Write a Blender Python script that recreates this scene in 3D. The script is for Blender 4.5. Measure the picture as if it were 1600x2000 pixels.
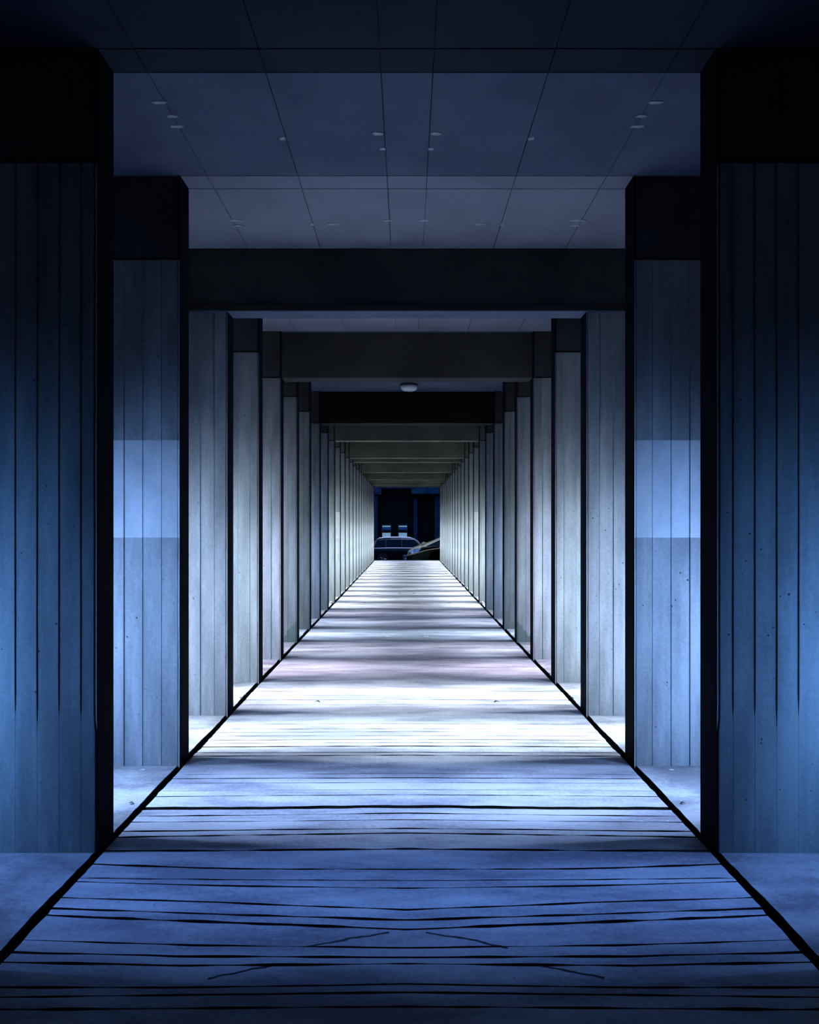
import bpy, bmesh, math, random
from mathutils import Vector, noise

random.seed(7)
for o in list(bpy.data.objects):
    bpy.data.objects.remove(o)
scene = bpy.context.scene
COL = scene.collection

# ------------------------------------------------------------------ layout
F = 1500.0                      # focal length in pixels of the 1600 x 2000 frame
VPX, VPY = 795.0, 1027.0        # vanishing point in the photograph
W = 1.42                        # half width of the passage
HC = 1.50                       # eye height
ZJ = HC + 1.178 * W             # top of the pier shafts / underside of beams
ZC = HC + 1.54 * W              # ceiling
P1, PITCH, THK = 3.52, 1.278, 0.185
NP = 24
FIN = 0.90                      # how far a pier reaches outwards
YEND = 33.25                    # end of the passage floor
GROUND = -0.78                  # street level beyond the end
def py(n): return P1 + PITCH * (n - 1)
def floorY(ypx): return F * HC / (ypx - VPY)

# ------------------------------------------------------------------ camera
cd = bpy.data.cameras.new('camera')
cam = bpy.data.objects.new('camera', cd)
COL.objects.link(cam)
cam.location = (0, 0, HC)
cam.rotation_euler = (math.pi / 2, 0, 0)
cd.sensor_fit = 'VERTICAL'
cd.sensor_height = 36.0
cd.lens = 36.0 * F / 2000.0
cd.shift_x = (800 - VPX) / 2000.0
cd.shift_y = (VPY - 1000) / 2000.0
cd.clip_end = 400
scene.camera = cam

# ------------------------------------------------------------------ view
vs = scene.view_settings
vs.view_transform = 'Standard'
vs.look = 'None'
vs.gamma = 1.0
vs.use_curve_mapping = False
vs.exposure = 0.0

# ------------------------------------------------------------------ sky
wd = bpy.data.worlds.new('sky')
scene.world = wd
wd.use_nodes = True
nt = wd.node_tree
nt.nodes.clear()
wo = nt.nodes.new('ShaderNodeOutputWorld')
bg = nt.nodes.new('ShaderNodeBackground')
tc = nt.nodes.new('ShaderNodeTexCoord')
sp = nt.nodes.new('ShaderNodeSeparateXYZ')
rp = nt.nodes.new('ShaderNodeValToRGB')
nt.links.new(tc.outputs['Generated'], sp.inputs[0])
nt.links.new(sp.outputs['Z'], rp.inputs[0])
nt.links.new(rp.outputs[0], bg.inputs[0])
nt.links.new(bg.outputs[0], wo.inputs[0])
rp.color_ramp.elements[0].position = 0.35
rp.color_ramp.elements[0].color = (0.0005, 0.006, 0.03, 1)
el = rp.color_ramp.elements.new(0.70)
el.color = (0.02, 0.10, 0.34, 1)
rp.color_ramp.elements[2].position = 0.95
rp.color_ramp.elements[2].color = (0.55, 0.66, 1.0, 1)
bg.inputs[1].default_value = 2.4

# daylight given by added area lamps outside the piers, bay by bay along both sides
# bay number -> (colour, strength), near bays dimmed and blued to imitate edge darkening
DAY = {0: ((0.14, 0.32, 0.92), 5.2), 1: ((0.38, 0.57, 1.0), 18), 2: ((0.72, 0.86, 1.0), 27), 3: ((0.80, 0.88, 1.0), 27),
       4: ((0.90, 0.81, 0.98), 14), 5: ((0.80, 0.82, 0.95), 12), 6: ((0.66, 0.82, 1.0), 18), 7: ((0.70, 0.80, 1.0), 13), 8: ((0.80, 0.82, 0.95), 9)}
for k in range(0, NP):
    c, e = DAY.get(k, ((0.90, 0.95, 1.0), 23))
    yc = py(k) + THK + (PITCH - THK) / 2
    if k == 0: yc = 3.16
    for sx in (-1, 1):
        ld = bpy.data.lights.new('daylight', 'AREA')
        ld.shape = 'RECTANGLE'
        ld.size = 0.55
        ld.size_y = 1.9
        ld.color = c
        ld.spread = math.radians(15)
        ld.energy = e
        lo = bpy.data.objects.new('daylight', ld)
        COL.objects.link(lo)
        lo.location = (sx * (4.5 if k < 4 else 4.85 if k < 9 else 5.0), yc, 2.62)
        d = Vector((-sx * 1.0, 0, -0.85))
        lo.rotation_euler = d.to_track_quat('-Z', 'Y').to_euler()

# added low fill lamps, shining slantwise onto the faces of the piers
PIER_FILL = {0: ((0.12, 0.38, 1.0), 23), 1: ((0.32, 0.53, 1.0), 25), 2: ((0.56, 0.74, 1.0), 28), 3: ((0.60, 0.79, 1.0), 27),
        4: ((0.62, 0.72, 1.0), 34), 5: ((0.60, 0.85, 1.0), 9), 6: ((0.55, 0.80, 1.0), 7), 7: ((0.42, 0.60, 1.0), 22), 8: ((0.50, 0.80, 1.0), 9)}
for k in range(0, NP):
    c, e = PIER_FILL.get(k, ((0.74, 0.90, 1.0), 38))
    for sx in (-1, 1):
        ld = bpy.data.lights.new('yard_daylight', 'AREA')
        ld.shape = 'RECTANGLE'
        ld.size = 0.7
        ld.size_y = 0.7
        ld.color = c
        ld.spread = math.radians(50)
        ld.energy = e
        lo = bpy.data.objects.new('yard_daylight', ld)
        COL.objects.link(lo)
        lo.location = (sx * (W + FIN + 1.6), py(k + 1) - 1.9, 0.85)
        d = Vector((-sx * 2.1, 1.9, 0.0))
        lo.rotation_euler = d.to_track_quat('-Z', 'Y').to_euler()

# ------------------------------------------------------------------ materials
def principled(name):
    m = bpy.data.materials.new(name)
    m.use_nodes = True
    return m, m.node_tree, m.node_tree.nodes['Principled BSDF']

def mat(name, col, rough=0.6, metal=0.0, spec=0.5, coat=0.0, emit=None, es=1.0):
    m, t, b = principled(name)
    b.inputs['Base Color'].default_value = (*col, 1)
    b.inputs['Roughness'].default_value = rough
    b.inputs['Metallic'].default_value = metal
    b.inputs['Specular IOR Level'].default_value = spec
    b.inputs['Coat Weight'].default_value = coat
    if emit:
        b.inputs['Emission Color'].default_value = (*emit, 1)
        b.inputs['Emission Strength'].default_value = es
    return m

def concrete(name, a, b_, scale=(1, 1, 1), rough=0.85, bump=0.25, pits=0.0, spec=0.2, big=1.2):
    """mottled concrete: two noise sizes between colours a and b_, fine grain, optional pits"""
    m, t, b = principled(name)
    N, L = t.nodes, t.links
    tc = N.new('ShaderNodeTexCoord')
    mp = N.new('ShaderNodeMapping')
    mp.inputs['Scale'].default_value = scale
    L.new(tc.outputs['Object'], mp.inputs[0])
    n1 = N.new('ShaderNodeTexNoise'); n1.inputs['Scale'].default_value = big; n1.inputs['Detail'].default_value = 8
    n1.inputs['Roughness'].default_value = 0.62
    L.new(mp.outputs[0], n1.inputs[0])
    n2 = N.new('ShaderNodeTexNoise'); n2.inputs['Scale'].default_value = 45; n2.inputs['Detail'].default_value = 6
    n2.inputs['Roughness'].default_value = 0.7
    L.new(tc.outputs['Object'], n2.inputs[0])
    mx = N.new('ShaderNodeMath'); mx.operation = 'MULTIPLY_ADD'
    L.new(n2.outputs[0], mx.inputs[0]); mx.inputs[1].default_value = 0.30
    L.new(n1.outputs[0], mx.inputs[2])
    r = N.new('ShaderNodeValToRGB')
    r.color_ramp.elements[0].position = 0.54; r.color_ramp.elements[0].color = (*a, 1)
    r.color_ramp.elements[1].position = 0.76; r.color_ramp.elements[1].color = (*b_, 1)
    L.new(mx.outputs[0], r.inputs[0])
    colour = r.outputs[0]
    hgt = n2.outputs[0]
    if pits:
        v = N.new('ShaderNodeTexVoronoi'); v.inputs['Scale'].default_value = 16
        L.new(tc.outputs['Object'], v.inputs[0])
        n3 = N.new('ShaderNodeTexNoise'); n3.inputs['Scale'].default_value = 2.2
        L.new(tc.outputs['Object'], n3.inputs[0])
        th = N.new('ShaderNodeMath'); th.operation = 'MULTIPLY_ADD'
        L.new(n3.outputs[0], th.inputs[0]); th.inputs[1].default_value = 0.36; th.inputs[2].default_value = -0.13 + pits
        lt = N.new('ShaderNodeMath'); lt.operation = 'LESS_THAN'
        L.new(v.outputs['Distance'], lt.inputs[0]); L.new(th.outputs[0], lt.inputs[1])
        mc = N.new('ShaderNodeMix'); mc.data_type = 'RGBA'
        L.new(lt.outputs[0], mc.inputs[0]); L.new(colour, mc.inputs[6])
        mc.inputs[7].default_value = (a[0] * .3, a[1] * .3, a[2] * .3, 1)
        colour = mc.outputs[2]
    L.new(colour, b.inputs['Base Color'])
    b.inputs['Roughness'].default_value = rough
    b.inputs['Specular IOR Level'].default_value = spec
    bp = N.new('ShaderNodeBump'); bp.inputs['Strength'].default_value = bump; bp.inputs['Distance'].default_value = 0.01
    L.new(hgt, bp.inputs['Height']); L.new(bp.outputs[0], b.inputs['Normal'])
    return m

M = {}
M['floor'] = concrete('floor_concrete', (0.26, 0.265, 0.32), (0.60, 0.61, 0.67), (0.55, 2.2, 1), bump=0.35, pits=-0.035, big=1.6)
def add_cracks(m, segs, half=0.006):
    """irregular dark cracks along segments (x0, y0, x1, y1) of the slab"""
    t = m.node_tree; N, L = t.nodes, t.links
    b = N['Principled BSDF']
    col = b.inputs['Base Color'].links[0].from_socket
    tc = N.new('ShaderNodeTexCoord'); ns = N.new('ShaderNodeTexNoise'); ns.inputs['Scale'].default_value = 14
    L.new(tc.outputs['Object'], ns.inputs[0])
    ad = N.new('ShaderNodeVectorMath'); ad.operation = 'MULTIPLY_ADD'
    L.new(ns.outputs['Color'], ad.inputs[0]); ad.inputs[1].default_value = (0.03, 0.03, 0); L.new(tc.outputs['Object'], ad.inputs[2])
    for x0, y0, x1, y1 in segs:
        ln = math.hypot(x1 - x0, y1 - y0); ux, uy = (x1 - x0) / ln, (y1 - y0) / ln
        su = N.new('ShaderNodeVectorMath'); su.operation = 'SUBTRACT'; L.new(ad.outputs[0], su.inputs[0]); su.inputs[1].default_value = (x0 + .015, y0 + .015, 0)
        da = N.new('ShaderNodeVectorMath'); da.operation = 'DOT_PRODUCT'; L.new(su.outputs[0], da.inputs[0]); da.inputs[1].default_value = (ux, uy, 0)
        dp = N.new('ShaderNodeVectorMath'); dp.operation = 'DOT_PRODUCT'; L.new(su.outputs[0], dp.inputs[0]); dp.inputs[1].default_value = (-uy, ux, 0)
        c1 = N.new('ShaderNodeMath'); c1.operation = 'COMPARE'; L.new(da.outputs['Value'], c1.inputs[0]); c1.inputs[1].default_value = ln / 2; c1.inputs[2].default_value = ln / 2
        c2 = N.new('ShaderNodeMath'); c2.operation = 'COMPARE'; L.new(dp.outputs['Value'], c2.inputs[0]); c2.inputs[1].default_value = 0; c2.inputs[2].default_value = half
        an = N.new('ShaderNodeMath'); an.operation = 'MULTIPLY'; L.new(c1.outputs[0], an.inputs[0]); L.new(c2.outputs[0], an.inputs[1])
        mx = N.new('ShaderNodeMix'); mx.data_type = 'RGBA'
        L.new(an.outputs[0], mx.inputs[0]); L.new(col, mx.inputs[6]); mx.inputs[7].default_value = (0.05, 0.05, 0.06, 1)
        col = mx.outputs[2]
    L.new(col, b.inputs['Base Color'])
def on_floor(xp, yp):
    Y = floorY(yp)
    return ((xp - VPX) / F * Y, Y)
CR = []
for sg in (1, -1):
    for p, q in (((598, 1851), (655, 1838)), ((655, 1838), (760, 1822)), ((530, 1886), (480, 1897)), ((480, 1897), (410, 1910))):
        CR.append(on_floor(VPX + sg * (p[0] - VPX), p[1]) + on_floor(VPX + sg * (q[0] - VPX), q[1]))
add_cracks(M['floor'], CR)
M['apron'] = concrete('apron_concrete', (0.20, 0.21, 0.235), (0.46, 0.47, 0.50), (1, 1.6, 1), bump=0.35, big=2.0)
M['channel'] = concrete('channel_dirt', (0.004, 0.004, 0.004), (0.02, 0.02, 0.018), bump=0.8, big=6)
M['pier'] = concrete('board_marked_concrete', (0.145, 0.155, 0.162), (0.25, 0.262, 0.27), (3.0, 3.0, 0.5), bump=0.3, pits=0.001, big=1.6)
M['patch'] = concrete('pale_overpaint', (0.33, 0.345, 0.36), (0.42, 0.435, 0.455), (2, 2, 1), bump=0.2, big=2)  # brighter band put into the face colour of the second pair
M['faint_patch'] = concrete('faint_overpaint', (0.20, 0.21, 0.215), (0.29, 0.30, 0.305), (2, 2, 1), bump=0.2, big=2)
M['stained_pier'] = concrete('stained_concrete', (0.145, 0.155, 0.162), (0.25, 0.262, 0.27), (3.0, 3.0, 0.5), bump=0.3, big=1.6)
def add_foot_stain(m):
    """damp stain with a ragged top at the foot of the pier, highest at the inner edge"""
    t = m.node_tree; N, L = t.nodes, t.links
    b = N['Principled BSDF']
    src = b.inputs['Base Color'].links[0].from_socket
    tc = N.new('ShaderNodeTexCoord'); sp = N.new('ShaderNodeSeparateXYZ'); L.new(tc.outputs['Object'], sp.inputs[0])
    ns = N.new('ShaderNodeTexNoise'); ns.inputs['Scale'].default_value = 9; L.new(tc.outputs['Object'], ns.inputs[0])
    ax = N.new('ShaderNodeMath'); ax.operation = 'ABSOLUTE'; L.new(sp.outputs['X'], ax.inputs[0])
    h = N.new('ShaderNodeMath'); h.operation = 'MULTIPLY_ADD'; L.new(ax.outputs[0], h.inputs[0]); h.inputs[1].default_value = 1.1; L.new(sp.outputs['Z'], h.inputs[2])
    k = N.new('ShaderNodeMath'); k.operation = 'MULTIPLY_ADD'; L.new(ns.outputs[0], k.inputs[0]); k.inputs[1].default_value = 0.25; k.inputs[2].default_value = 0.14
    lt = N.new('ShaderNodeMath'); lt.operation = 'LESS_THAN'; L.new(h.outputs[0], lt.inputs[0]); L.new(k.outputs[0], lt.inputs[1])
    mx = N.new('ShaderNodeMix'); mx.data_type = 'RGBA'
    L.new(lt.outputs[0], mx.inputs[0]); L.new(src, mx.inputs[6]); mx.inputs[7].default_value = (0.10, 0.13, 0.125, 1)
    L.new(mx.outputs[2], b.inputs['Base Color'])
add_foot_stain(M['stained_pier'])
M['edge'] = concrete('black_edge_paint', (0.003, 0.0045, 0.0075), (0.006, 0.0085, 0.013), (3, 3, 0.5), rough=0.9, bump=0.2, spec=0.03)  # shade on the inward pier faces put into a near-black colour
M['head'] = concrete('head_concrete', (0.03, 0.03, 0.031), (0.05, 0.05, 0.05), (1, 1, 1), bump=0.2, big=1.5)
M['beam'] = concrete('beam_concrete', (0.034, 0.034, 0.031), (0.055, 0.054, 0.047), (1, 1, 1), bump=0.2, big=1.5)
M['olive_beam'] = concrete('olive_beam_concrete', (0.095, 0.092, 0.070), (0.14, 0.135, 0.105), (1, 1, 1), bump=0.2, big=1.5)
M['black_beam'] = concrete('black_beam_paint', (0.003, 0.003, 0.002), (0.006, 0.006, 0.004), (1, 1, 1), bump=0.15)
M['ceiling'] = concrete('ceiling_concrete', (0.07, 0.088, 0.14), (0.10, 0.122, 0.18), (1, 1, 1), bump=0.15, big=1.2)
M['dark_slab'] = concrete('dark_slab_concrete', (0.009, 0.015, 0.028), (0.015, 0.023, 0.04), (1, 1, 1), bump=0.15, big=1.2)  # nearest slabs: vignette darkening put into the colour
M['light_slab'] = concrete('light_slab_concrete', (0.17, 0.185, 0.235), (0.22, 0.24, 0.30), (1, 1, 1), bump=0.15, big=1.2)  # middle slabs: stronger light on the ceiling put into the colour
M['ceiling_back'] = mat('joint_shadow', (0.01, 0.01, 0.012), 0.9)
M['plaster'] = concrete('plaster_dab', (0.30, 0.32, 0.36), (0.45, 0.47, 0.52), bump=0.3, big=9)
M['wall'] = concrete('end_wall_concrete', (0.10, 0.10, 0.11), (0.15, 0.15, 0.16), bump=0.2)
M['steel'] = mat('brushed_steel', (0.42, 0.44, 0.46), 0.32, 1.0)
M['asphalt'] = concrete('asphalt', (0.012, 0.012, 0.014), (0.03, 0.03, 0.033), bump=0.4, big=4)
M['facade'] = concrete('dark_facade', (0.004, 0.004, 0.006), (0.008, 0.008, 0.010), bump=0.1)
M['pilaster'] = concrete('blue_pilaster', (0.010, 0.045, 0.10), (0.016, 0.062, 0.13), bump=0.1)

# ------------------------------------------------------------------ helpers
def tag(o, label=None, cat=None, group=None, kind=None):
    if label: o['label'] = label
    if cat: o['category'] = cat
    if group: o['group'] = group
    if kind: o['kind'] = kind
    return o

def empty(name, loc, rz=0.0):
    o = bpy.data.objects.new(name, None)
    o.empty_display_size = 0.2
    COL.objects.link(o)
    o.location = loc
    o.rotation_euler = (0, 0, rz)
    return o

def link(name, me, m, parent=None, loc=(0, 0, 0), smooth=False):
    if m and not me.materials:
        me.materials.append(m)
    if smooth:
        for p in me.polygons: p.use_smooth = True
    o = bpy.data.objects.new(name, me)
    COL.objects.link(o)
    o.location = loc
    if parent: o.parent = parent
    return o

def from_bm(name, bm, m, parent=None, loc=(0, 0, 0), smooth=False, bevel=0.0, seg=2):
    if bevel:
        bmesh.ops.bevel(bm, geom=[e for e in bm.edges if e.calc_face_angle(0) > 0.5], offset=bevel, segments=seg, affect='EDGES', profile=0.6)
    bmesh.ops.recalc_face_normals(bm, faces=bm.faces)
    me = bpy.data.meshes.new(name)
    bm.to_mesh(me); bm.free()
    return link(name, me, m, parent, loc, smooth)

def box(bm, x0, x1, y0, y1, z0, z1):
    v = [bm.verts.new((x, y, z)) for z in (z0, z1) for y in (y0, y1) for x in (x0, x1)]
    for q in ((0, 1, 3, 2), (4, 6, 7, 5), (0, 4, 5, 1), (1, 5, 7, 3), (3, 7, 6, 2), (2, 6, 4, 0)):
        bm.faces.new([v[i] for i in q])

def boxobj(name, m, x0, x1, y0, y1, z0, z1, parent=None, bevel=0.0):
    bm = bmesh.new(); box(bm, x0, x1, y0, y1, z0, z1)
    return from_bm(name, bm, m, parent, bevel=bevel)

def lathe(bm, prof, seg=32, axis='Z', c=(0, 0, 0)):
    rings = []
    for r, h in prof:
        ring = []
        for i in range(seg):
            a = 2 * math.pi * i / seg
            p = (r * math.cos(a), r * math.sin(a), h)
            if axis == 'Y': p = (p[0], p[2], p[1])
            ring.append(bm.verts.new((p[0] + c[0], p[1] + c[1], p[2] + c[2])))
        rings.append(ring)
    for a, b in zip(rings, rings[1:]):
        for i in range(seg):
            bm.faces.new((a[i], a[(i + 1) % seg], b[(i + 1) % seg], b[i]))
    bm.faces.new(rings[0]); bm.faces.new(rings[-1])

def tube(bm, pts, r, seg=8):
    pts = [Vector(p) for p in pts]
    rings = []
    for i, p in enumerate(pts):
        d = (pts[min(i + 1, len(pts) - 1)] - pts[max(i - 1, 0)]).normalized()
        u = d.cross(Vector((0, 0, 1)))
        if u.length < 1e-3: u = d.cross(Vector((0, 1, 0)))
        u.normalize(); w = d.cross(u)
        rr = r[i] if isinstance(r, (list, tuple)) else r
        rings.append([bm.verts.new(p + rr * (math.cos(2 * math.pi * k / seg) * u + math.sin(2 * math.pi * k / seg) * w)) for k in range(seg)])
    for a, b in zip(rings, rings[1:]):
        for k in range(seg):
            bm.faces.new((a[k], a[(k + 1) % seg], b[(k + 1) % seg], b[k]))
    bm.faces.new(rings[0]); bm.faces.new(rings[-1])

# ================================================================== SETTING
# ---------------------------------------------------------------- floor with transverse grooves
# (y at passage edge, y at a third, y on the centre line, width in photo pixels)
G = [
    (1972, 1970, 1966, 4), (1948, 1944, 1938, 3.2), (1928, 1929, 1922, 3.2),
    (1879, 1886, 1882, 3.6), (1860, 1868, 1870, 3.6), (1836, 1846, 1851, 2.8),
    (1788, 1800, 1815, 4), (1774, 1785, 1797, 3.2), (1753, 1762, 1777, 2.8),
    (1722, 1730, 1735, 2), (1715, 1718, 1720, 1.6), (1688, 1697, 1698, 2.4),
    (1662, 1661, 1658, 2.6), (1635, 1631, 1627, 2.0), (1624, 1621, 1618, 2.0), (1606, 1604, 1601, 1.2),
    (1594, 1592, 1588, 1.6), (1579, 1578, 1575, 5.5), (1556, 1554, 1552, 1.3), (1545, 1543, 1542, 0.9),
    (1530, 1529, 1528, 1.0), (1521, 1520, 1519, 1.2), (1513, 1512, 1511, 0.9),
    (1477, 1476, 1475, 1.4), (1470, 1470, 1469, 1.2), (1459, 1458, 1457, 1.3), (1452, 1451, 1450, 1.0),
    (1446, 1445, 1444, 1.1), (1438, 1437, 1437, 0.8), (1431, 1430, 1429, 0.8), (1424, 1424, 1423, 0.8), (1415, 1414, 1413, 0.7),
    (1377, 1376, 1376, 0.7), (1367, 1367, 1366, 0.8), (1359, 1358, 1358, 0.6), (1351, 1350, 1350, 0.6), (1344, 1344, 1343, 0.6),
]
NX = 72
xs = [-1 + 2 * i / NX for i in range(NX + 1)]
def edge_x(y, s):
    """inner lip of the drainage gap, ragged"""
    n = noise.noise(Vector((y * 2.0, s * 0.1 + 3.1, 0))) * 0.010 + noise.noise(Vector((y * 14.0, 9.1, 0))) * 0.008
    return W - 0.028 + n
def gy(g, u):
    a = abs(u)
    ye, yt, yc = (floorY(v) for v in g[:3])
    if a > 0.55: return yt + (ye - yt) * (a - 0.55) / 0.45
    t = a / 0.55
    return yc + (yt - yc) * t
rows = []                 # each: list of (y, z)
Y_START = -4.0
rows.append([(Y_START, 0)] * (NX + 1))
GR = []                   # dirt-filled face rows of each groove
def wob(i, k, amp): return noise.noise(Vector((xs[i] * 9.0 if xs[i] < 0 else -xs[i] * 9.0, k * 3.7, 0.5))) * amp
for k, g in enumerate(G):
    ym = floorY(g[2])
    mpp = ym * ym / (F * HC)
    GR += [len(rows) + 3, len(rows) + 4] if g[3] >= 1.2 else [len(rows) + 3]
    r4 = [[], [], [], []]
    for i, u in enumerate(xs):
        y = gy(g, u)
        wd_ = max(0.0012, g[3] * mpp * 0.5 * (1.0 + (1.1 if g[3] < 5 else 0.25) * wob(i, k + 40, 1.0)))
        y += wob(i, k, 0.25 * g[3] * mpp)
        dp = min(0.045, 0.008 + wd_ * 1.6)
        r4[0].append((y - wd_, 0)); r4[1].append((y - wd_ * 0.75, -dp)); r4[2].append((y + wd_ * 0.75, -dp)); r4[3].append((y + wd_, 0))
    last = rows[-1]
    for s in range(1, 3):
        f = s / 3
        rows.append([(a[0] * (1 - f) + b[0] * f, 0) for a, b in zip(last, r4[0])])
    rows += r4
y = 7.3
while y < YEND:
    rows.append([(y, 0)] * (NX + 1)); y += 0.10
rows.append([(YEND, 0)] * (NX + 1))
bm = bmesh.new()
grid = []
for r in rows:
    line = []
    for i, u in enumerate(xs):
        yy, zz = r[i]
        ex = edge_x(yy, 1)
        line.append(bm.verts.new((u * ex, yy, zz)))
    grid.append(line)
for j, (a, b) in enumerate(zip(grid, grid[1:])):
    for i in range(NX):
        bm.faces.new((a[i], a[i + 1], b[i + 1], b[i])).material_index = int(j in GR)
# lips going down into the gaps, and the end riser
for s in (0, NX):
    prev = None
    for line in grid:
        v = line[s]
        w = bm.verts.new((v.co.x, v.co.y, -0.12))
        if prev: bm.faces.new((prev[0], v, w, prev[1])).material_index = 1
        prev = (v, w)
lo_ = [bm.verts.new((v.co.x, v.co.y, -0.9)) for v in grid[-1]]
for i in range(NX):
    bm.faces.new((grid[-1][i], grid[-1][i + 1], lo_[i + 1], lo_[i]))
fl = from_bm('floor', bm, M['floor'])
fl.data.materials.append(M['channel'])
tag(fl, kind='structure')

# paving outside the gaps
for s, nm in ((-1, 'floor_left'), (1, 'floor_right')):
    bm = bmesh.new()
    prev = None
    yy = Y_START
    xo = W + FIN + 7.0
    while yy < YEND + 0.01:
        n = noise.noise(Vector((yy * 2.3, 5.7, 0))) * 0.010 + noise.noise(Vector((yy * 13.0, 2.1, 0))) * 0.005
        xi = W + 0.019 + n
        cur = (bm.verts.new((s * xi, yy, -0.12)), bm.verts.new((s * xi, yy, 0.0)), bm.verts.new((s * (W + 0.6), yy, 0.0)), bm.verts.new((s * xo, yy, 0.0)))
        if prev:
            for j in range(3): bm.faces.new((prev[j], prev[j + 1], cur[j + 1], cur[j])).material_index = int(j == 0)
        prev = cur
        yy += 0.05
    ap = from_bm(nm, bm, M['apron'])
    ap.data.materials.append(M['channel'])
    tag(ap, kind='structure')
bm = bmesh.new()
for s in (-1, 1):
    box(bm, s * (W - 0.09), s * (W + 0.09), Y_START, YEND, -0.16, -0.10)
tag(from_bm('trim_1', bm, M['channel']), kind='structure')

# ---------------------------------------------------------------- ceiling: slabs with open joints
XO = W + FIN + 0.45
bm = bmesh.new()
box(bm, -XO, XO, Y_START, YEND, ZC + 0.03, ZC + 0.35)
xj = [-XO, -0.88 * W, -0.48 * W, -0.088 * W, 0.088 * W, 0.48 * W, 0.88 * W, XO]
yj = [Y_START, 0.8] + [v for n in range(1, NP + 1, 1) for v in ((py(n), py(n) + THK) if n <= 3 or n % 2 else ())] + [YEND]
g = 0.004
for i in range(len(xj) - 1):
    for j in range(len(yj) - 1):
        if yj[j + 1] - yj[j] < 0.05: continue
        x0, x1 = xj[i] + g * .6, xj[i + 1] - g * .6
        if (j + i) % 5 == 3: x1 += g * .4
        box(bm, x0, x1, yj[j] + g, yj[j + 1] - g, ZC, ZC + 0.028)
ceil = from_bm('ceiling', bm, M['ceiling'])
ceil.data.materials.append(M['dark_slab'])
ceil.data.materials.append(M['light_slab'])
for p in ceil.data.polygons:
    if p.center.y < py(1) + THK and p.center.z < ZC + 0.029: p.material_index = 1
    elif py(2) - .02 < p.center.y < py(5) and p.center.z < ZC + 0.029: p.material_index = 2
tag(ceil, kind='structure')
# pale plaster dabs beside the joints (photo x, y on the ceiling plane)
def dab(xp, yp, wp, seed):
    Y = F * (ZC - HC) / (VPY - yp)
    X = (xp - VPX) / F * Y
    wx = wp / F * Y
    rnd = random.Random(seed)
    bm = bmesh.new()
    n = 14
    ring = []
    for k in range(n):
        a = 2 * math.pi * k / n
        r = 0.7 + 0.5 * rnd.random()
        ring.append((math.cos(a) * wx * 0.5 * r, math.sin(a) * 0.016 * r))
    lo = [bm.verts.new((x, y_, -0.005)) for x, y_ in ring]
    hi = [bm.verts.new((x * 1.15, y_ * 1.15, 0.001)) for x, y_ in ring]
    bm.faces.new(lo)
    for k in range(n): bm.faces.new((lo[k], lo[(k + 1) % n], hi[(k + 1) % n], hi[k]))
    o = from_bm('plaster_dab', bm, M['plaster'], ceil, loc=(X, Y, ZC))
sd = 0
for xp, yp, wp in ((460, 430, 30), (466, 440, 20), (650, 437, 26), (610, 438, 10), (760, 430, 22), (738, 260, 22), (748, 290, 12), (310, 199, 34), (337, 226, 22), (345, 246, 28), (552, 270, 14)):
    for f in (1, -1):
        dab(VPX + f * (xp - VPX), yp, wp, sd)
    sd += 1

# added light-blocking fascia outside the piers, keeps the sky off the pier heads
for s, nm in ((-1, 'wall_left_fascia'), (1, 'wall_right_fascia')):
    tag(boxobj(nm, M['wall'], min(s * XO, s * (XO + .18)), max(s * XO, s * (XO + .18)), Y_START, YEND, 2.70, ZC + 0.35), kind='structure')
# added walls closing the end behind the camera, to darken the near bays
for s, nm in ((-1, 'wall_left'), (1, 'wall_right')):
    tag(boxobj(nm, M['wall'], min(s * W, s * XO), max(s * W, s * XO), Y_START, 2.60, 0.0, ZC), kind='structure')
tag(boxobj('wall_back', M['wall'], -W, W, Y_START, Y_START + 0.2, 0.0, ZC), kind='structure')

# ================================================================== PIERS
ORD = ['first', 'second', 'third', 'fourth', 'fifth', 'sixth', 'seventh', 'eighth', 'ninth', 'tenth', 'eleventh', 'twelfth', 'thirteenth', 'fourteenth', 'fifteenth', 'sixteenth', 'seventeenth', 'eighteenth', 'nineteenth', 'twentieth', 'twenty-first', 'twenty-second', 'twenty-third', 'last']
BEAMS = {3: 'beam', 5: 'beam', 8: 'black_beam', 10: 'olive_beam', 13: 'olive_beam', 14: 'olive_beam', 17: 'olive_beam', 20: 'olive_beam', 21: 'olive_beam', 23: 'olive_beam', 24: 'olive_beam'}

BAND = {2: (HC - 23 / F * py(2), HC + 167 / F * py(2)), 11: (HC - 25 / F * py(11), HC + 27 / F * py(11))}   # brighter bands put into the pier colour, bottom and top

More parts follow.
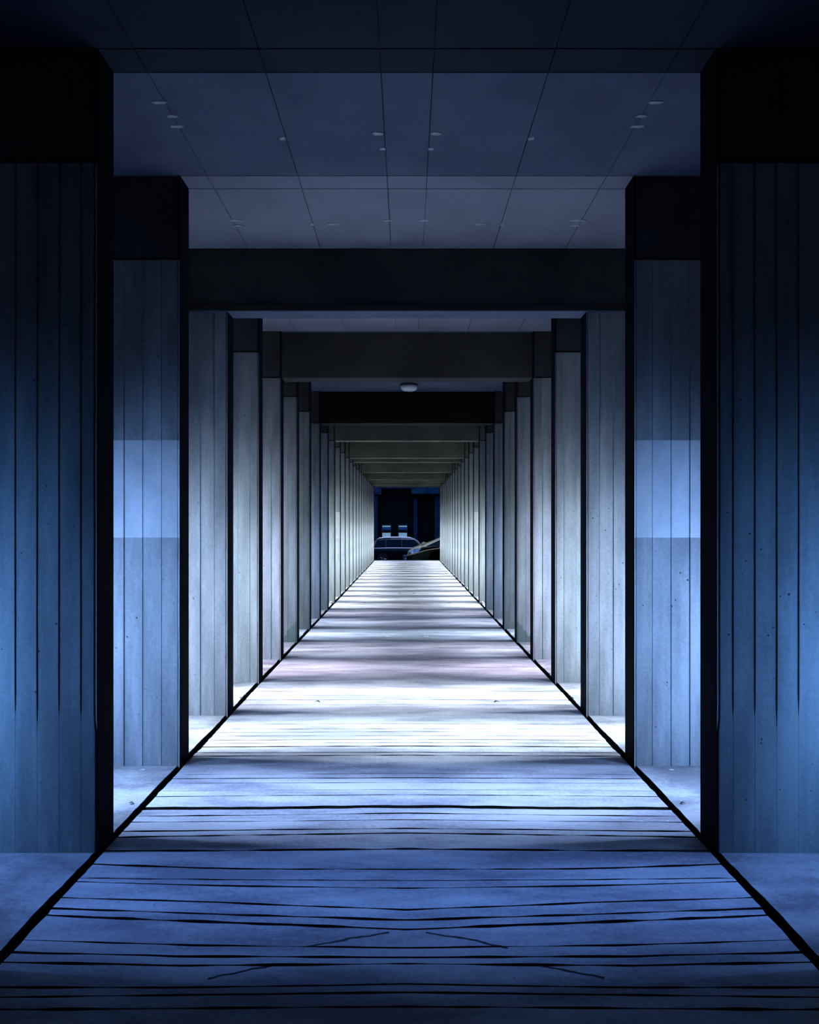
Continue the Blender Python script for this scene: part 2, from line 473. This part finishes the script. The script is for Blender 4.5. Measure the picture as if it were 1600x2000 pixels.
def shaft_bm(n, s):
    """board-marked shaft, local origin at inner front corner on the floor; reaches outwards to s*FIN"""
    rnd = random.Random(100 + n)
    bw = [0.113, 0.100, 0.118, 0.112][n % 4]
    pts = []                       # profile (u outwards, d depth of face; positive = proud)
    u = 0.012
    pts.append((0.0, 0.006))
    first = [0.072, 0.062, 0.10, 0.09][n % 4] if n <= 4 else bw * rnd.uniform(0.5, 1)
    nxt = first
    while u < FIN - 0.02:
        e = min(u + nxt, FIN - 0.012)
        a = rnd.uniform(-0.0005, 0.003); b = a + rnd.choice((-1, 1)) * rnd.uniform(0.002, 0.008)
        if n == 1: a, b = 0.005, 0.0
        pts += [(u, -0.002), (u + 0.003, a), (e - 0.003, b), (e, -0.002)]
        u = e; nxt = bw
    pts.append((FIN, 0.0))
    zs = [-0.02, 0.02]
    while zs[-1] < ZJ - 0.085: zs.append(zs[-1] + 0.06)
    zs.append(ZJ - 0.012 if n != 3 else ZJ + 0.018)
    if n in BAND:
        zs = sorted([z for z in zs if min(abs(z - b) for b in BAND[n]) > 0.01] + list(BAND[n]))
    bm = bmesh.new()
    zfade = 0.62 if n == 1 else 0.0            # boards end above a smooth foot on the nearest pair
    def rowz(z, front):
        out = []
        for (u, d) in pts:
            k = 1.0
            if zfade:
                zz = zfade + 0.10 * noise.noise(Vector((u * 9, 1.3, n)))
                k = max(0.12, min(1.0, (z - zz) / 0.06 + 0.5))
            j = noise.noise(Vector((u * 30, z * 5, n * 7.7))) * 0.0012
            y = -(d * k + j) if front else THK + d * 0.6
            out.append(bm.verts.new((s * u, y, z)))
        return out
    fr = [rowz(z, True) for z in zs]
    bk = [rowz(z, False) for z in zs]
    for R in (fr, bk):
        for a, b in zip(R, R[1:]):
            for i in range(len(pts) - 1):
                f = bm.faces.new((a[i], a[i + 1], b[i + 1], b[i]))
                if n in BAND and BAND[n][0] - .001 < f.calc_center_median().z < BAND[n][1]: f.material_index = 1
    for idx in (0, -1):
        for (a, b, c, d) in zip(fr, fr[1:], bk, bk[1:]): bm.faces.new((a[idx], b[idx], d[idx], c[idx]))
    for R in (0, -1):
        bm.faces.new(fr[R] + bk[R][::-1])
    return bm

LOOK = {1: 'broad board-marked concrete pier with a smooth foot', 2: 'board-marked concrete pier with a pale painted-over band',
        6: 'pier with a damp stain at its foot'}
for s, side in ((-1, 'left'), (1, 'right')):
    for n in range(1, NP + 1):
        Y = py(n)
        root = empty('concrete_pier', (s * W, Y, 0))
        if n == 1: pos = 'nearest the camera on the %s' % side
        elif n == NP: pos = 'last of the %s row, at the far opening' % side
        else: pos = '%s from the camera in the %s row' % (ORD[n - 1], side)
        tag(root, '%s, %s' % (LOOK.get(n, 'grey concrete pier'), pos), 'pier', '%s row of concrete piers' % side)
        sh = from_bm('shaft', shaft_bm(n, s), M['stained_pier'] if n == 6 else M['pier'], root)
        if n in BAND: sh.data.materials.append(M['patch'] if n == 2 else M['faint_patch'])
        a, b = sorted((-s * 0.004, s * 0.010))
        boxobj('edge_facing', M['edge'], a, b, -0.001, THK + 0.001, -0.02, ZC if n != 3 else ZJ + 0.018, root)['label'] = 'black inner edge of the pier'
        if n == 3: continue                      # the first beam rests on this pair
        a, b = sorted((s * 0.010, s * FIN))
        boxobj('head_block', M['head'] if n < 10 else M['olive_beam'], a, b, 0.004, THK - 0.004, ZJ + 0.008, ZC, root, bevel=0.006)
        a, b = sorted((s * 0.02, s * (FIN - 0.02)))
        boxobj('joint_packing', M['ceiling_back'], a, b, 0.02, THK - 0.02, ZJ - 0.012, ZJ + 0.008, root)

# ================================================================== BEAMS
bl = {3: 'deep grey beam spanning the passage, nearest the camera', 5: 'deep olive-grey beam just before the ceiling lamp', 8: 'near-black beam right behind the ceiling lamp',
      10: 'pale olive beam showing directly below the black beam', 13: 'grey beam on the thirteenth piers, second beyond the black one', 14: 'grey beam on the fourteenth piers, close behind another',
      17: 'grey beam on the seventeenth piers, lighter than its neighbours', 20: 'grey beam on the twentieth piers far down the passage', 21: 'grey beam on the twenty-first piers far down the passage',
      23: 'grey beam on the last piers but one', 24: 'last grey beam above the far opening'}
for n, mk in BEAMS.items():
    Y = py(n)
    if n == 3:
        zb = ZJ + 0.020
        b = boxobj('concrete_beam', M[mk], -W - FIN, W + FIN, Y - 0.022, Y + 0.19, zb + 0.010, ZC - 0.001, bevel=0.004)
        boxobj('front_drip_board', M['ceiling_back'], -W - FIN, W + FIN, Y - 0.034, Y - 0.0225, zb + 0.004, zb + 0.048, b, bevel=0.002)  # dark band along the foot of the beam front
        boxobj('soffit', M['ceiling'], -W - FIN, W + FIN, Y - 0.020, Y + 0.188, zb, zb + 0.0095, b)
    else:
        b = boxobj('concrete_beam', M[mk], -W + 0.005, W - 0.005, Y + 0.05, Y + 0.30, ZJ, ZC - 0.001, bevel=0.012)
    tag(b, bl[n], 'beam', 'beams across the passage')

# ================================================================== CEILING LAMP
YL = 11.84
t = empty('ceiling_lamp', (0.03, YL, ZC))
tag(t, 'small round dome lamp, switched off, on the ceiling before the black beam', 'lamp')
bm = bmesh.new(); lathe(bm, [(0.11, 0.0), (0.135, -0.004), (0.135, -0.028), (0.125, -0.032)])
from_bm('base_plate', bm, mat('lamp_base', (0.012, 0.012, 0.012), 0.5), t)
bm = bmesh.new(); lathe(bm, [(0.128, -0.032), (0.13, -0.05), (0.122, -0.078), (0.102, -0.098), (0.07, -0.108), (0.03, -0.112), (0.004, -0.1125)])
from_bm('diffuser', bm, mat('opal_glass', (0.75, 0.80, 0.85), 0.25, spec=0.6), t, smooth=True)

# ================================================================== LITTER
paper = mat('paper', (0.85, 0.86, 0.88), 0.7)
leafm = mat('dry_leaf', (0.02, 0.018, 0.014), 0.8)
stonem = concrete('stone', (0.20, 0.20, 0.20), (0.42, 0.42, 0.42), bump=0.5, big=20)
def at(xp, yp):
    Y = floorY(yp)
    return ((xp - VPX) / F * Y, Y)
def scrap(xp, yp, wpx, label, kind):
    x, y_ = at(xp, yp)
    w = wpx / F * y_
    rnd = random.Random(int(xp * 3 + yp))
    bm = bmesh.new()
    if kind == 'paper':
        n = 7
        vs_ = [[bm.verts.new((w * (i / (n - 1) - 0.5), w * 0.8 * (j / 3 - 0.5), 0.004 + w * 0.12 * (0.5 + 0.5 * noise.noise(Vector((i * .7 + xp, j * .9, yp)))))) for j in range(4)] for i in range(n)]
        for i in range(n - 1):
            for j in range(3): bm.faces.new((vs_[i][j], vs_[i + 1][j], vs_[i + 1][j + 1], vs_[i][j + 1]))
        bmesh.ops.solidify(bm, geom=bm.faces[:], thickness=0.001)
        o = from_bm('paper_scrap', bm, paper, loc=(x, y_, 0))
        cat = 'litter'
    elif kind == 'leaf':
        n = 9
        mid = [bm.verts.new((w * (i / (n - 1) - 0.5), 0, 0.003 + 0.12 * w * math.sin(math.pi * i / (n - 1)))) for i in range(n)]
        up = [bm.verts.new((w * (i / (n - 1) - 0.5), w * 0.32 * math.sin(math.pi * min(1, 0.06 + i / (n - 1) * 0.9)), 0.004 + 0.2 * w * math.sin(math.pi * i / (n - 1)))) for i in range(n)]
        dn = [bm.verts.new((w * (i / (n - 1) - 0.5), -w * 0.32 * math.sin(math.pi * min(1, 0.06 + i / (n - 1) * 0.9)), 0.004 + 0.2 * w * math.sin(math.pi * i / (n - 1)))) for i in range(n)]
        for i in range(n - 1):
            bm.faces.new((mid[i], mid[i + 1], up[i + 1], up[i])); bm.faces.new((dn[i], dn[i + 1], mid[i + 1], mid[i]))
        bmesh.ops.solidify(bm, geom=bm.faces[:], thickness=0.001)
        o = from_bm('dry_leaf', bm, leafm, loc=(x, y_, 0))
        o.rotation_euler = (0, 0, rnd.uniform(-.5, .5)); cat = 'leaf'
    else:
        bmesh.ops.create_icosphere(bm, subdivisions=2, radius=w / 2)
        for v in bm.verts:
            v.co *= 1 + 0.35 * noise.noise(v.co * (3.0 / w) + Vector((xp, yp, 0)))
            v.co.z *= 0.6
        zmin = min(v.co.z for v in bm.verts)
        for v in bm.verts: v.co.z -= zmin
        o = from_bm('stone', bm, stonem, loc=(x, y_, 0), smooth=True); cat = 'stone'
    tag(o, label, cat)
for sgn, side in ((1, 'left'), (-1, 'right')):
    mx = lambda v: VPX + sgn * (v - VPX)
    scrap(mx(691), 1200, 5, 'tiny white paper scrap on the %s of the floor between the ninth piers' % side, 'paper')
    scrap(mx(689), 1211, 4, 'tiny white paper scrap on the %s of the floor, nearer of two' % side, 'paper')
    scrap(mx(757), 1244, 8, 'narrow white paper scrap near the middle of the floor, %s one' % side, 'paper')
    scrap(mx(770), 1176, 5, 'small white scrap far down the floor, %s of centre' % side, 'paper')
    scrap(mx(781), 1160, 7, 'dark leaf far down the floor, just %s of centre' % side, 'leaf')
    scrap(mx(712), 1178, 6, 'dark leaf on the bright floor towards the %s piers' % side, 'leaf')
    scrap(mx(620), 1372, 12, 'dark dry leaf on the white stretch of floor, %s side' % side, 'leaf')
    scrap(mx(545), 1623, 6, 'small dark leaf beside a floor groove, %s side' % side, 'leaf')
    scrap(mx(256), 1570, 10, 'dark leaf on the paving outside the second pier on the %s' % side, 'leaf')
    scrap(mx(649), 1179, 9, 'grey stone lying against the tenth pier on the %s' % side, 'stone')
    scrap(mx(278), 1505, 9, 'white paper scrap at the foot of the second pier on the %s' % side, 'paper')
    scrap(mx(267), 1743, 3, 'white speck of paper on the near floor, %s side' % side, 'paper')  # floor glint put in as a white scrap
    scrap(mx(285), 1605, 4, 'white speck of paper beside the thick floor groove, %s side' % side, 'paper')
    scrap(mx(471), 1364, 7, 'pale stone on the rim of the gap by the fourth %s pier' % side, 'stone')
    scrap(mx(478), 1358, 5, 'small pale stone beside a larger one, by the fourth %s pier' % side, 'stone')

# ================================================================== STREET BEYOND
tag(boxobj('ground', M['asphalt'], -30, 30, YEND + 0.001, 70, GROUND - 0.2, GROUND), kind='structure')

# ---- building opposite
YB = 57.0
def bx(xp): return (xp - VPX) / F * YB
def bz(yp): return HC + (VPY - yp) / F * YB
bld = empty('office_building', (0, YB, GROUND))
tag(bld, 'dark building across the street with blue pilasters and two small windows', 'building')
def bpart(name, m, x0, x1, y0, y1, z0, z1, parent=bld, bevel=0.0):
    off = 0 if parent is bld else 0
    return boxobj(name, m, x0, x1, y0 - YB, y1 - YB, z0 - GROUND, z1 - GROUND, parent, bevel)
bpart('wall', M['facade'], -14, 14, YB, YB + 6, GROUND, 11)
for a, b in ((728, 738), (808, 815), (849, 860)):
    bpart('pilaster', M['pilaster'], bx(a), bx(b), YB - 0.35, YB, GROUND, bz(975) if a == 808 else bz(968), bevel=0.03)
canm = concrete('blue_canopy', (0.004, 0.025, 0.07), (0.03, 0.12, 0.24), bump=0.5, big=2.5)
bpart('canopy', canm, bx(804), bx(900), YB - 0.6, YB, bz(965), bz(940), bevel=0.05)
bpart('canopy', canm, bx(690), bx(745), YB - 0.4, YB, bz(966), bz(940), bevel=0.05)
bpart('lintel_band', concrete('navy_band', (0.008, 0.02, 0.07), (0.014, 0.035, 0.11), bump=0.3), bx(745), bx(804), YB - 0.3, YB, bz(955), bz(940), bevel=0.04)
frame_m = mat('window_frame', (0.05, 0.11, 0.16), 0.4)
pane_m = mat('window_blue_pane', (0.003, 0.012, 0.06), 0.1, emit=(0.004, 0.018, 0.11), es=1.0)  # blue reflection in the glass put in as a faint glow
dark_m = mat('window_dark_pane', (0.002, 0.003, 0.004), 0.1)
pale_pane_m = mat('window_lit_blind', (0.4, 0.5, 0.55), 0.6, emit=(0.13, 0.27, 0.36), es=0.9)  # pale reflection in the glass put in as a glow
for a, b, ti in ((746, 764, 1), (778, 796, 2)):
    x0, x1 = bx(a), bx(b)
    z1, z0 = bz(1024), bz(1050)
    bm = bmesh.new()
    fw = 0.035
    box(bm, x0, x1, -0.10, 0, z1 - fw, z1); box(bm, x0, x1, -0.10, 0, z0, z0 + fw)
    box(bm, x0, x0 + fw, -0.10, 0, z0 + fw, z1 - fw); box(bm, x1 - fw, x1, -0.10, 0, z0 + fw, z1 - fw)
    wf = from_bm('window', bm, frame_m, bld, loc=(0, 0, -GROUND))
    h = z1 - z0
    bm = bmesh.new(); box(bm, x0 + fw, x1 - fw, -0.05, -0.02, z1 - 0.20 * h, z1 - 0.10 * h)
    from_bm('transom_light', bm, pale_pane_m, wf)
    bm = bmesh.new(); box(bm, x0 + fw, x1 - fw, -0.05, -0.02, z1 - 0.42 * h, z1 - 0.20 * h)
    from_bm('upper_pane', bm, pane_m, wf)
    bm = bmesh.new(); box(bm, x0 + fw, x1 - fw, -0.05, -0.02, z0 + 0.36 * h, z1 - 0.42 * h)
    from_bm('middle_pane', bm, dark_m, wf)
    bm = bmesh.new(); box(bm, x0 + fw, x1 - fw, -0.05, -0.02, z0 + fw, z0 + 0.36 * h)
    from_bm('blind', bm, pale_pane_m, wf)

# ---- cars
def car_body(st, seg_zlow=0.28):
    """st: list of (x, halfwidth, z_low, z_belt, z_top, halfwidth_top). Returns bmesh, rings"""
    bm = bmesh.new()
    rings = []
    for x, hw, zl, zb, zt, ht in st:
        half = [(0.0, zl), (hw * 0.85, zl), (hw * 0.97, zl + 0.10), (hw, zl + (zb - zl) * 0.55), (hw * 0.985, zb - 0.03), (hw * 0.95, zb),
                (ht * 1.0 + (hw * 0.95 - ht) * 0.12, zt - (zt - zb) * 0.12), (ht * 0.93, zt - 0.012), (ht * 0.5, zt + 0.012), (0.0, zt + 0.018)]
        pts = half + [(-y, z) for y, z in half[-2:0:-1]]
        rings.append([bm.verts.new((x, y, z)) for y, z in pts])
    n = len(rings[0])
    for a, b in zip(rings, rings[1:]):
        for i in range(n): bm.faces.new((a[i], a[(i + 1) % n], b[(i + 1) % n], b[i]))
    bm.faces.new(rings[0]); bm.faces.new(rings[-1])
    return bm

def quadplate(name, pts, m, parent, thick=0.012, smooth=False):
    bm = bmesh.new()
    f = bm.faces.new([bm.verts.new(p) for p in pts])
    bmesh.ops.solidify(bm, geom=[f], thickness=thick)
    return from_bm(name, bm, m, parent, smooth=smooth)

def wheel(parent, x, y, r, tyre, rim):
    s = -1 if y < 0 else 1
    bm = bmesh.new()
    lathe(bm, [(r * 0.62, -0.10), (r * 0.93, -0.10), (r, -0.07), (r, 0.07), (r * 0.93, 0.10), (r * 0.62, 0.10)], 28, 'Y', (x, y, r))
    w = from_bm('wheel', bm, tyre, parent, smooth=False)
    bm = bmesh.new()
    lathe(bm, [(r * 0.61, -0.075), (r * 0.61, 0.075)], 24, 'Y', (x, y, r))
    for k in range(5):
        a = 2 * math.pi * k / 5
        tube(bm, [(x + .05 * math.cos(a), y + s * .085, r + .05 * math.sin(a)), (x + r * .58 * math.cos(a), y + s * .085, r + r * .58 * math.sin(a))], 0.025, 6)
    from_bm('rim', bm, rim, w)

tyre_m = mat('tyre_rubber', (0.01, 0.01, 0.01), 0.8)
chrome = mat('chrome', (0.93, 0.92, 0.97), 0.4, 0.25)
glass_b = mat('tinted_glass', (0.003, 0.004, 0.012), 0.05, spec=0.7)
# black estate car, standing across the end of the passage, nose to the right
paint1 = mat('black_car_paint', (0.003, 0.004, 0.010), 0.25, spec=0.3, coat=0.15)
YC1 = 45.0
c1 = empty('estate_car', (0.05, YC1 + 0.9, GROUND))
tag(c1, 'black estate car with silver roof rails parked beyond the far opening', 'car')
z0c = HC - GROUND
def cz(yp): return HC + (VPY - yp) / F * YC1 - GROUND
belt, roof = cz(1071), cz(1051.5)
st = [(-2.35, 0.70, 0.42, 0.85, 0.95, 0.60), (-2.28, 0.84, 0.32, belt - .02, belt + 0.08, 0.66), (-1.98, 0.89, 0.24, belt, roof - 0.12, 0.63), (-1.70, 0.90, 0.22, belt, roof - 0.03, 0.64), (-0.9, 0.91, 0.2, belt, roof, 0.66),
      (-0.2, 0.91, 0.2, belt - .005, roof, 0.67), (0.30, 0.91, 0.2, belt - .01, roof - 0.05, 0.66), (0.52, 0.91, 0.2, belt - .015, roof - 0.13, 0.66), (1.08, 0.90, 0.2, belt - .03, belt + 0.03, 0.74), (1.7, 0.87, 0.22, belt - 0.12, belt - 0.06, 0.72),
      (2.1, 0.80, 0.25, 0.75, 0.80, 0.62), (2.28, 0.62, 0.30, 0.58, 0.62, 0.48)]
bm = car_body(st)
from_bm('body', bm, paint1, c1, smooth=True)
def side_y(z, sgn): # outer skin of the cabin between belt and roof
    t_ = (z - belt) / (roof - belt)
    return sgn * (0.91 * 0.95 + (0.67 - 0.91 * 0.95) * t_ + 0.012)
for sg in (-1, 1):
    P = lambda x, z: (x, side_y(z, sg), z)
    lo, hi = belt + 0.03, roof - 0.09
    quadplate('rear_quarter_window', [P(-2.0, lo), P(-1.30, lo), P(-1.30, hi), P(-1.80, hi - 0.02)], glass_b, c1)
    quadplate('rear_door_window', [P(-1.275, lo), P(-0.36, lo), P(-0.36, hi), P(-1.275, hi)], glass_b, c1)
    quadplate('front_door_window', [P(-0.335, lo), P(0.86, lo), P(0.42, hi - 0.03), P(0.2, hi), P(-0.335, hi)], glass_b, c1)
    bm = bmesh.new(); tube(bm, [(-2.1, sg * 0.885, belt - 0.01), (-1, sg * 0.90, belt + 0.012), (0.0, sg * 0.90, belt + 0.01), (0.98, sg * 0.885, belt)], 0.034, 8)
    from_bm('belt_trim', bm, chrome, c1, smooth=True)
    bm = bmesh.new(); tube(bm, [(0.92, sg * 0.84, belt + 0.05), (0.56, sg * 0.76, roof - 0.15), (0.36, sg * 0.72, roof - 0.07), (0.1, sg * 0.72, roof - 0.055), (-1.0, sg * 0.72, roof - 0.045)], 0.018, 6)
    from_bm('window_trim', bm, chrome, c1, smooth=True)
    bm = bmesh.new(); tube(bm, [(-1.85, sg * 0.62, roof - 0.09), (-1.70, sg * 0.62, roof - 0.01), (-1.3, sg * 0.62, roof + 0.035), (-0.5, sg * 0.62, roof + 0.045), (0.1, sg * 0.62, roof + 0.02), (0.42, sg * 0.62, roof - 0.06)], [0.018, 0.034, 0.04, 0.04, 0.038, 0.02], 8)
    rl = from_bm('roof_rail', bm, chrome, c1, smooth=True)
    boxobj('rail_foot', chrome, -0.36, -0.28, sg * 0.62 - 0.02, sg * 0.62 + 0.02, roof - 0.02, roof + 0.03, rl)
    for x in (-0.25, -1.2):
        bm = bmesh.new(); tube(bm, [(x - 0.18, sg * 0.925, belt - 0.12), (x, sg * 0.94, belt - 0.115), (x + 0.02, sg * 0.925, belt - 0.12)], 0.012, 6)
        from_bm('door_handle', bm, paint1, c1, smooth=True)
    bm = bmesh.new(); box(bm, 0.72, 0.92, min(sg * 0.9, sg * 1.06), max(sg * 0.9, sg * 1.06), belt + 0.0, belt + 0.14)
    from_bm('door_mirror', bm, paint1, c1, bevel=0.03)
    for x in (-1.45, 1.35): wheel(c1, x, sg * 0.82, 0.33, tyre_m, M['steel'])
    boxobj('sill_trim', chrome, -0.20, 0.02, min(sg * .915, sg * .93), max(sg * .915, sg * .93), cz(1091.5), cz(1090.2), c1)
quadplate('windscreen', [(1.05, -0.72, belt + .05), (1.05, 0.72, belt + .05), (0.56, 0.60, roof - 0.12), (0.56, -0.60, roof - 0.12)], glass_b, c1, 0.02)

# mustard coloured car in front of it, nose to the left
paint2 = mat('mustard_car_paint', (0.40, 0.34, 0.15), 0.35, spec=0.4, coat=0.3)
dark2 = mat('dark_trim', (0.004, 0.005, 0.004), 0.5, spec=0.2)  # shade on the car side below the belt put into the colour
olive2 = mat('olive_door_paint', (0.03, 0.026, 0.006), 0.4, spec=0.3)
YC2 = 39.5
c2 = empty('small_car', (0.0, YC2 + 0.85, GROUND))
tag(c2, 'mustard-yellow car with blue-lit headlight, its nose covering the black car', 'car')
k2 = YC2 / F
def X2(xp): return (xp - VPX) * k2
def Z2(yp): return HC + (VPY - yp) * k2 - GROUND
# stations front (left) to back (right)
st = [(X2(791), 0.50, 0.20, 0.50, 0.52, 0.40), (X2(794), 0.66, 0.17, Z2(1088), Z2(1087), 0.55), (X2(799), 0.76, 0.16, Z2(1079), Z2(1077), 0.62), (X2(806), 0.82, 0.16, Z2(1074), Z2(1071), 0.68), (X2(814), 0.85, 0.16, Z2(1071), Z2(1068), 0.70),
      (X2(826), 0.86, 0.16, Z2(1068), Z2(1063.5), 0.68), (X2(836), 0.86, 0.16, Z2(1067), Z2(1060.5), 0.66), (X2(846), 0.86, 0.16, Z2(1066), Z2(1057), 0.62), (X2(860), 0.86, 0.16, Z2(1065), Z2(1051), 0.60), (X2(875), 0.86, 0.16, Z2(1064.5), Z2(1046), 0.60),
      (X2(900), 0.86, 0.16, Z2(1064), Z2(1044), 0.60), (X2(935), 0.85, 0.18, Z2(1064), Z2(1047), 0.58), (X2(945), 0.8, 0.22, Z2(1064), Z2(1054), 0.55), (X2(948), 0.7, 0.3, Z2(1075), Z2(1070), 0.5)]
bm = car_body(st)
bm.faces.ensure_lookup_table()
for q, f in enumerate(bm.faces[:-2]):
    i = q % 18                                  # 18 points round each section; the first and last four strips lie below the belt
    if i < 4 or i > 13: f.material_index = 1
b2 = from_bm('body', bm, paint2, c2, smooth=True)
b2.data.materials.append(dark2)
for sg in (-1, 1):
    bm = bmesh.new(); tube(bm, [(X2(797), sg * 0.80, Z2(1085)), (X2(803), sg * 0.845, Z2(1083.5)), (X2(815), sg * 0.875, Z2(1080)), (X2(835), sg * 0.885, Z2(1074.5)), (X2(860), sg * 0.885, Z2(1070.5)), (X2(930), sg * 0.88, Z2(1068))], [0.05, 0.045, 0.035, 0.025, 0.022, 0.02], 8)
    from_bm('belt_moulding', bm, paint2, c2, smooth=True)  # cream tube painting in the highlight along the belt
for sg in (-1, 1):
    yk = sg * 0.865
    # lower door side, its shade put into a darker colour
    quadplate('door_panel', [(X2(836), yk * 1.022, Z2(1093)), (X2(936), yk * 1.022, Z2(1093)), (X2(936), yk * 1.022, Z2(1072)), (X2(862), yk * 1.022, Z2(1073.5)), (X2(842), yk * 1.022, Z2(1078))], olive2, c2, 0.012)
    quadplate('side_window', [(X2(819), sg * 0.875, Z2(1078.5)), (X2(840), sg * 0.875, Z2(1073)), (X2(862), sg * 0.875, Z2(1068.5)), (X2(932), sg * 0.87, Z2(1066)), (X2(928), sg * 0.66, Z2(1049)), (X2(872), sg * 0.66, Z2(1049)), (X2(850), sg * 0.72, Z2(1059)), (X2(834), sg * 0.82, Z2(1066))], glass_b, c2, 0.015)
    hl = quadplate('headlight', [(X2(798), sg * 0.80, Z2(1080)), (X2(800), sg * 0.79, Z2(1077)), (X2(808), sg * 0.845, Z2(1072.5)), (X2(815), sg * 0.86, Z2(1071)), (X2(820), sg * 0.87, Z2(1072)), (X2(817), sg * 0.87, Z2(1078)), (X2(806), sg * 0.84, Z2(1082))], mat('headlight_glass', (0.25, 0.55, 0.95), 0.15, spec=0.8, coat=1.0), c2, 0.02)
    bm = bmesh.new(); tube(bm, [(X2(797), sg * 0.82, Z2(1080)), (X2(800), sg * 0.81, Z2(1076.5)), (X2(808), sg * 0.865, Z2(1071.8)), (X2(815), sg * 0.88, Z2(1070.2)), (X2(821), sg * 0.89, Z2(1071.6)), (X2(818), sg * 0.89, Z2(1078.5))], 0.017, 6)
    from_bm('chrome_rim', bm, chrome, hl, smooth=True)
    for x in (X2(815), X2(928)): wheel(c2, x, sg * 0.78, 0.30, tyre_m, M['steel'])
    bm = bmesh.new(); tube(bm, [(X2(824), sg * 0.83, Z2(1066)), (X2(826), sg * 0.86, Z2(1063)), (X2(829), sg * 0.88, Z2(1061.5)), (X2(832), sg * 0.88, Z2(1061))], [0.03, 0.045, 0.05, 0.03], 8)
    from_bm('door_mirror', bm, paint2, c2, smooth=True)
bm = bmesh.new(); box(bm, X2(787.5), X2(795), -0.72, 0.72, 0.18, Z2(1086))
from_bm('bumper', bm, mat('bumper_blue', (0.02, 0.06, 0.16), 0.35), c2, bevel=0.08, seg=3)
bm = bmesh.new(); lathe(bm, [(0.0, -0.01), (0.035, -0.01), (0.035, 0.012), (0.0, 0.012)][1:3], 16, 'Y', (X2(792.5), -0.73, Z2(1091.5)))
from_bm('fog_light', bm, mat('fog_lens', (0.7, 0.72, 0.9), 0.2), c2)
